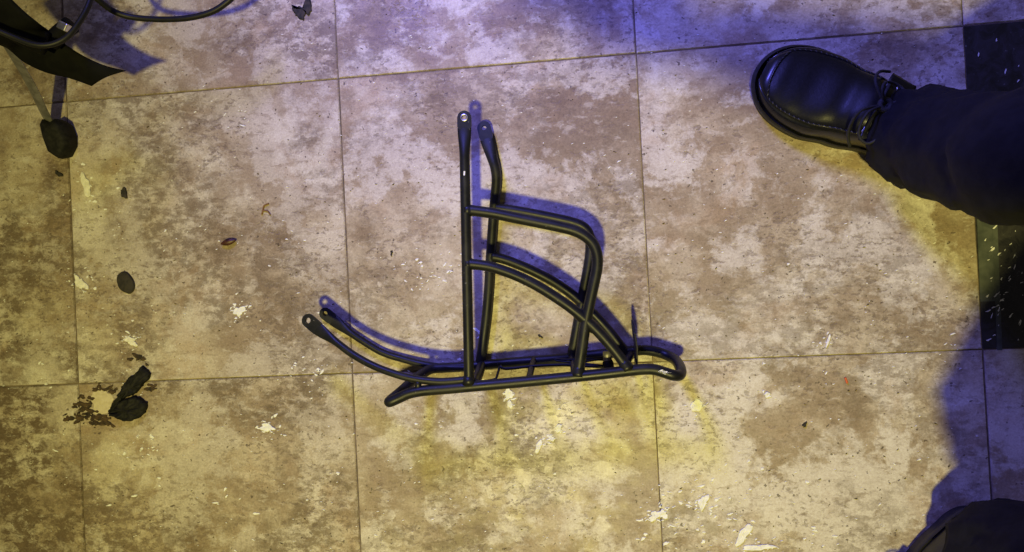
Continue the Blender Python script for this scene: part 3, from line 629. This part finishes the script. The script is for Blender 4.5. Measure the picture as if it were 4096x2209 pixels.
# fine specks nobody could count
CL = [([(0.0107, -0.2619, 0.0000)][0], .016, 12), ([(0.0842, -0.3482, -0.0000)][0], .014, 12), ([(0.0983, -0.5020, 0.0000)][0], .020, 16), ([(0.2805, -0.4762, 0.0000)][0], .016, 14), ([(0.3347, -0.4010, 0.0000)][0], .016, 14), ([(0.3579, -0.4166, 0.0000)][0], .014, 10), ([(0.2465, -0.3117, 0.0000)][0], .018, 9), ([(0.5176, -0.2757, 0.0000)][0], .018, 26), ([(0.5586, -0.2563, 0.0000)][0], .008, 8),
      ([(0.5841, -0.3648, 0.0000)][0], .03, 10), ([(0.6454, -0.4786, 0.0000)][0], .05, 14), ([(0.8263, -0.6027, 0.0000)][0], .026, 26), ([(0.8725, -0.5906, 0.0000)][0], .024, 20), ([(0.8405, -0.6236, 0.0000)][0], .03, 26), ([(0.9199, -0.6399, 0.0000)][0], .03, 16), ([(0.9199, -0.5480, 0.0000)][0], .03, 10), ([(1.0187, -0.6308, 0.0000)][0], .03, 10), ([(0.2592, -0.0420, 0.0000)][0], .012, 8), ([(0.0327, -0.1421, 0.0000)][0], .02, 12), ([(0.1460, -0.1832, -0.0000)][0], .06, 16), ([(0.2553, -0.6162, 0.0000)][0], .06, 16), ([(0.0560, -0.5686, 0.0000)][0], .08, 16), ([(0.5604, -0.5668, 0.0000)][0], .08, 10), ([(0.4426, -0.6185, 0.0000)][0], .07, 12), ([(-0.0454, -0.3669, -0.0000)][0], .05, 8), ([(1.1280, -0.5625, 0.0000)][0], .06, 10), ([(0.7811, -0.1897, 0.0000)][0], .06, 4), ([(0.3078, -0.2427, 0.0000)][0], .07, 10), ([(0.5475, -0.3900, 0.0000)][0], .04, 8), ([(0.9950, -0.3464, 0.0000)][0], .09, 6)]
rs = random.Random(21); parts = []
for u, sp, n in CL:
    for k in range(n):
        x, y = rs.gauss(u[0], sp), rs.gauss(u[1], sp * .8); s = rs.choice((.0008, .0010, .0013, .0016, .0024)) * rs.uniform(.7, 1.2)
        parts.append(slab(blob(x, y, s * rs.uniform(1, 1.9), s * rs.uniform(.5, .9), rs.uniform(-.6, .8), rs.random(), 12, .4), .0001, .0005, .15))
for u, a, b, r, mt, lb, ro in FL:
    for k in range(int(3 + ro * 14)):
        x, y = rs.gauss(u[0], a * .9), rs.gauss(u[1], a * .7); s = rs.uniform(.0007, .0021)
        parts.append(slab(blob(x, y, s * rs.uniform(1, 1.8), s * rs.uniform(.5, .9), rs.uniform(-.6, .9), rs.random(), 12, .4), .0001, .0007, .2))
for k in range(900):
    x, y = rs.uniform(-.12, 1.2), rs.uniform(-.66, .12); s = rs.uniform(.00045, .0011)
    if rs.random() > .35 + .65 * max(0, min(1, (.15 - y) / .5)): continue
    parts.append(slab(blob(x, y, s * rs.uniform(1, 2), s * .7, rs.uniform(-.4, .6), rs.random(), 8, .4), .0001, .0004, .15))
o = mesh_obj('paint_specks', *merge(*parts), M['paint'], None, False); tag(o, 'fine white paint specks scattered over the tiles', 'paint specks', None, 'stuff')
parts = []; rs = random.Random(52)
for k in range(360):
    x, y = rs.uniform(-.12, 1.2), rs.uniform(-.66, .12); s = rs.uniform(.0004, .0011)
    parts.append(slab(blob(x, y, s * rs.uniform(1, 2.2), s * .7, rs.uniform(-.5, .7), rs.random(), 8, .4), .0001, .0005, .2))
tag(mesh_obj('dark_grit', *merge(*parts), M['rust'], None, False), 'fine dark grit scattered over the tiles', 'grit', None, 'stuff')
# flecks on the black adhesive bed belong to the floor
parts = []; rs = random.Random(33)
for k in range(110):
    x = rs.uniform(3 * T + .006, 3 * T + .075); y = rs.uniform(-T + .01, -.16) if k < 102 else rs.uniform(-.15, -.02); s = rs.uniform(.0005, .0016)
    parts.append(slab(blob(x, y, s * rs.uniform(1, 3), s * .7, rs.uniform(.3, 1.3), k, 9, .7), -TH + .00065 if not (3 * T < x < 3 * T + .036) else -TH + .00115, .0003, .1))
tag(mesh_obj('paint_speckle', *merge(*parts), M['paint'], floor, False), 'white paint streaks on the black adhesive', None, None, 'stuff')
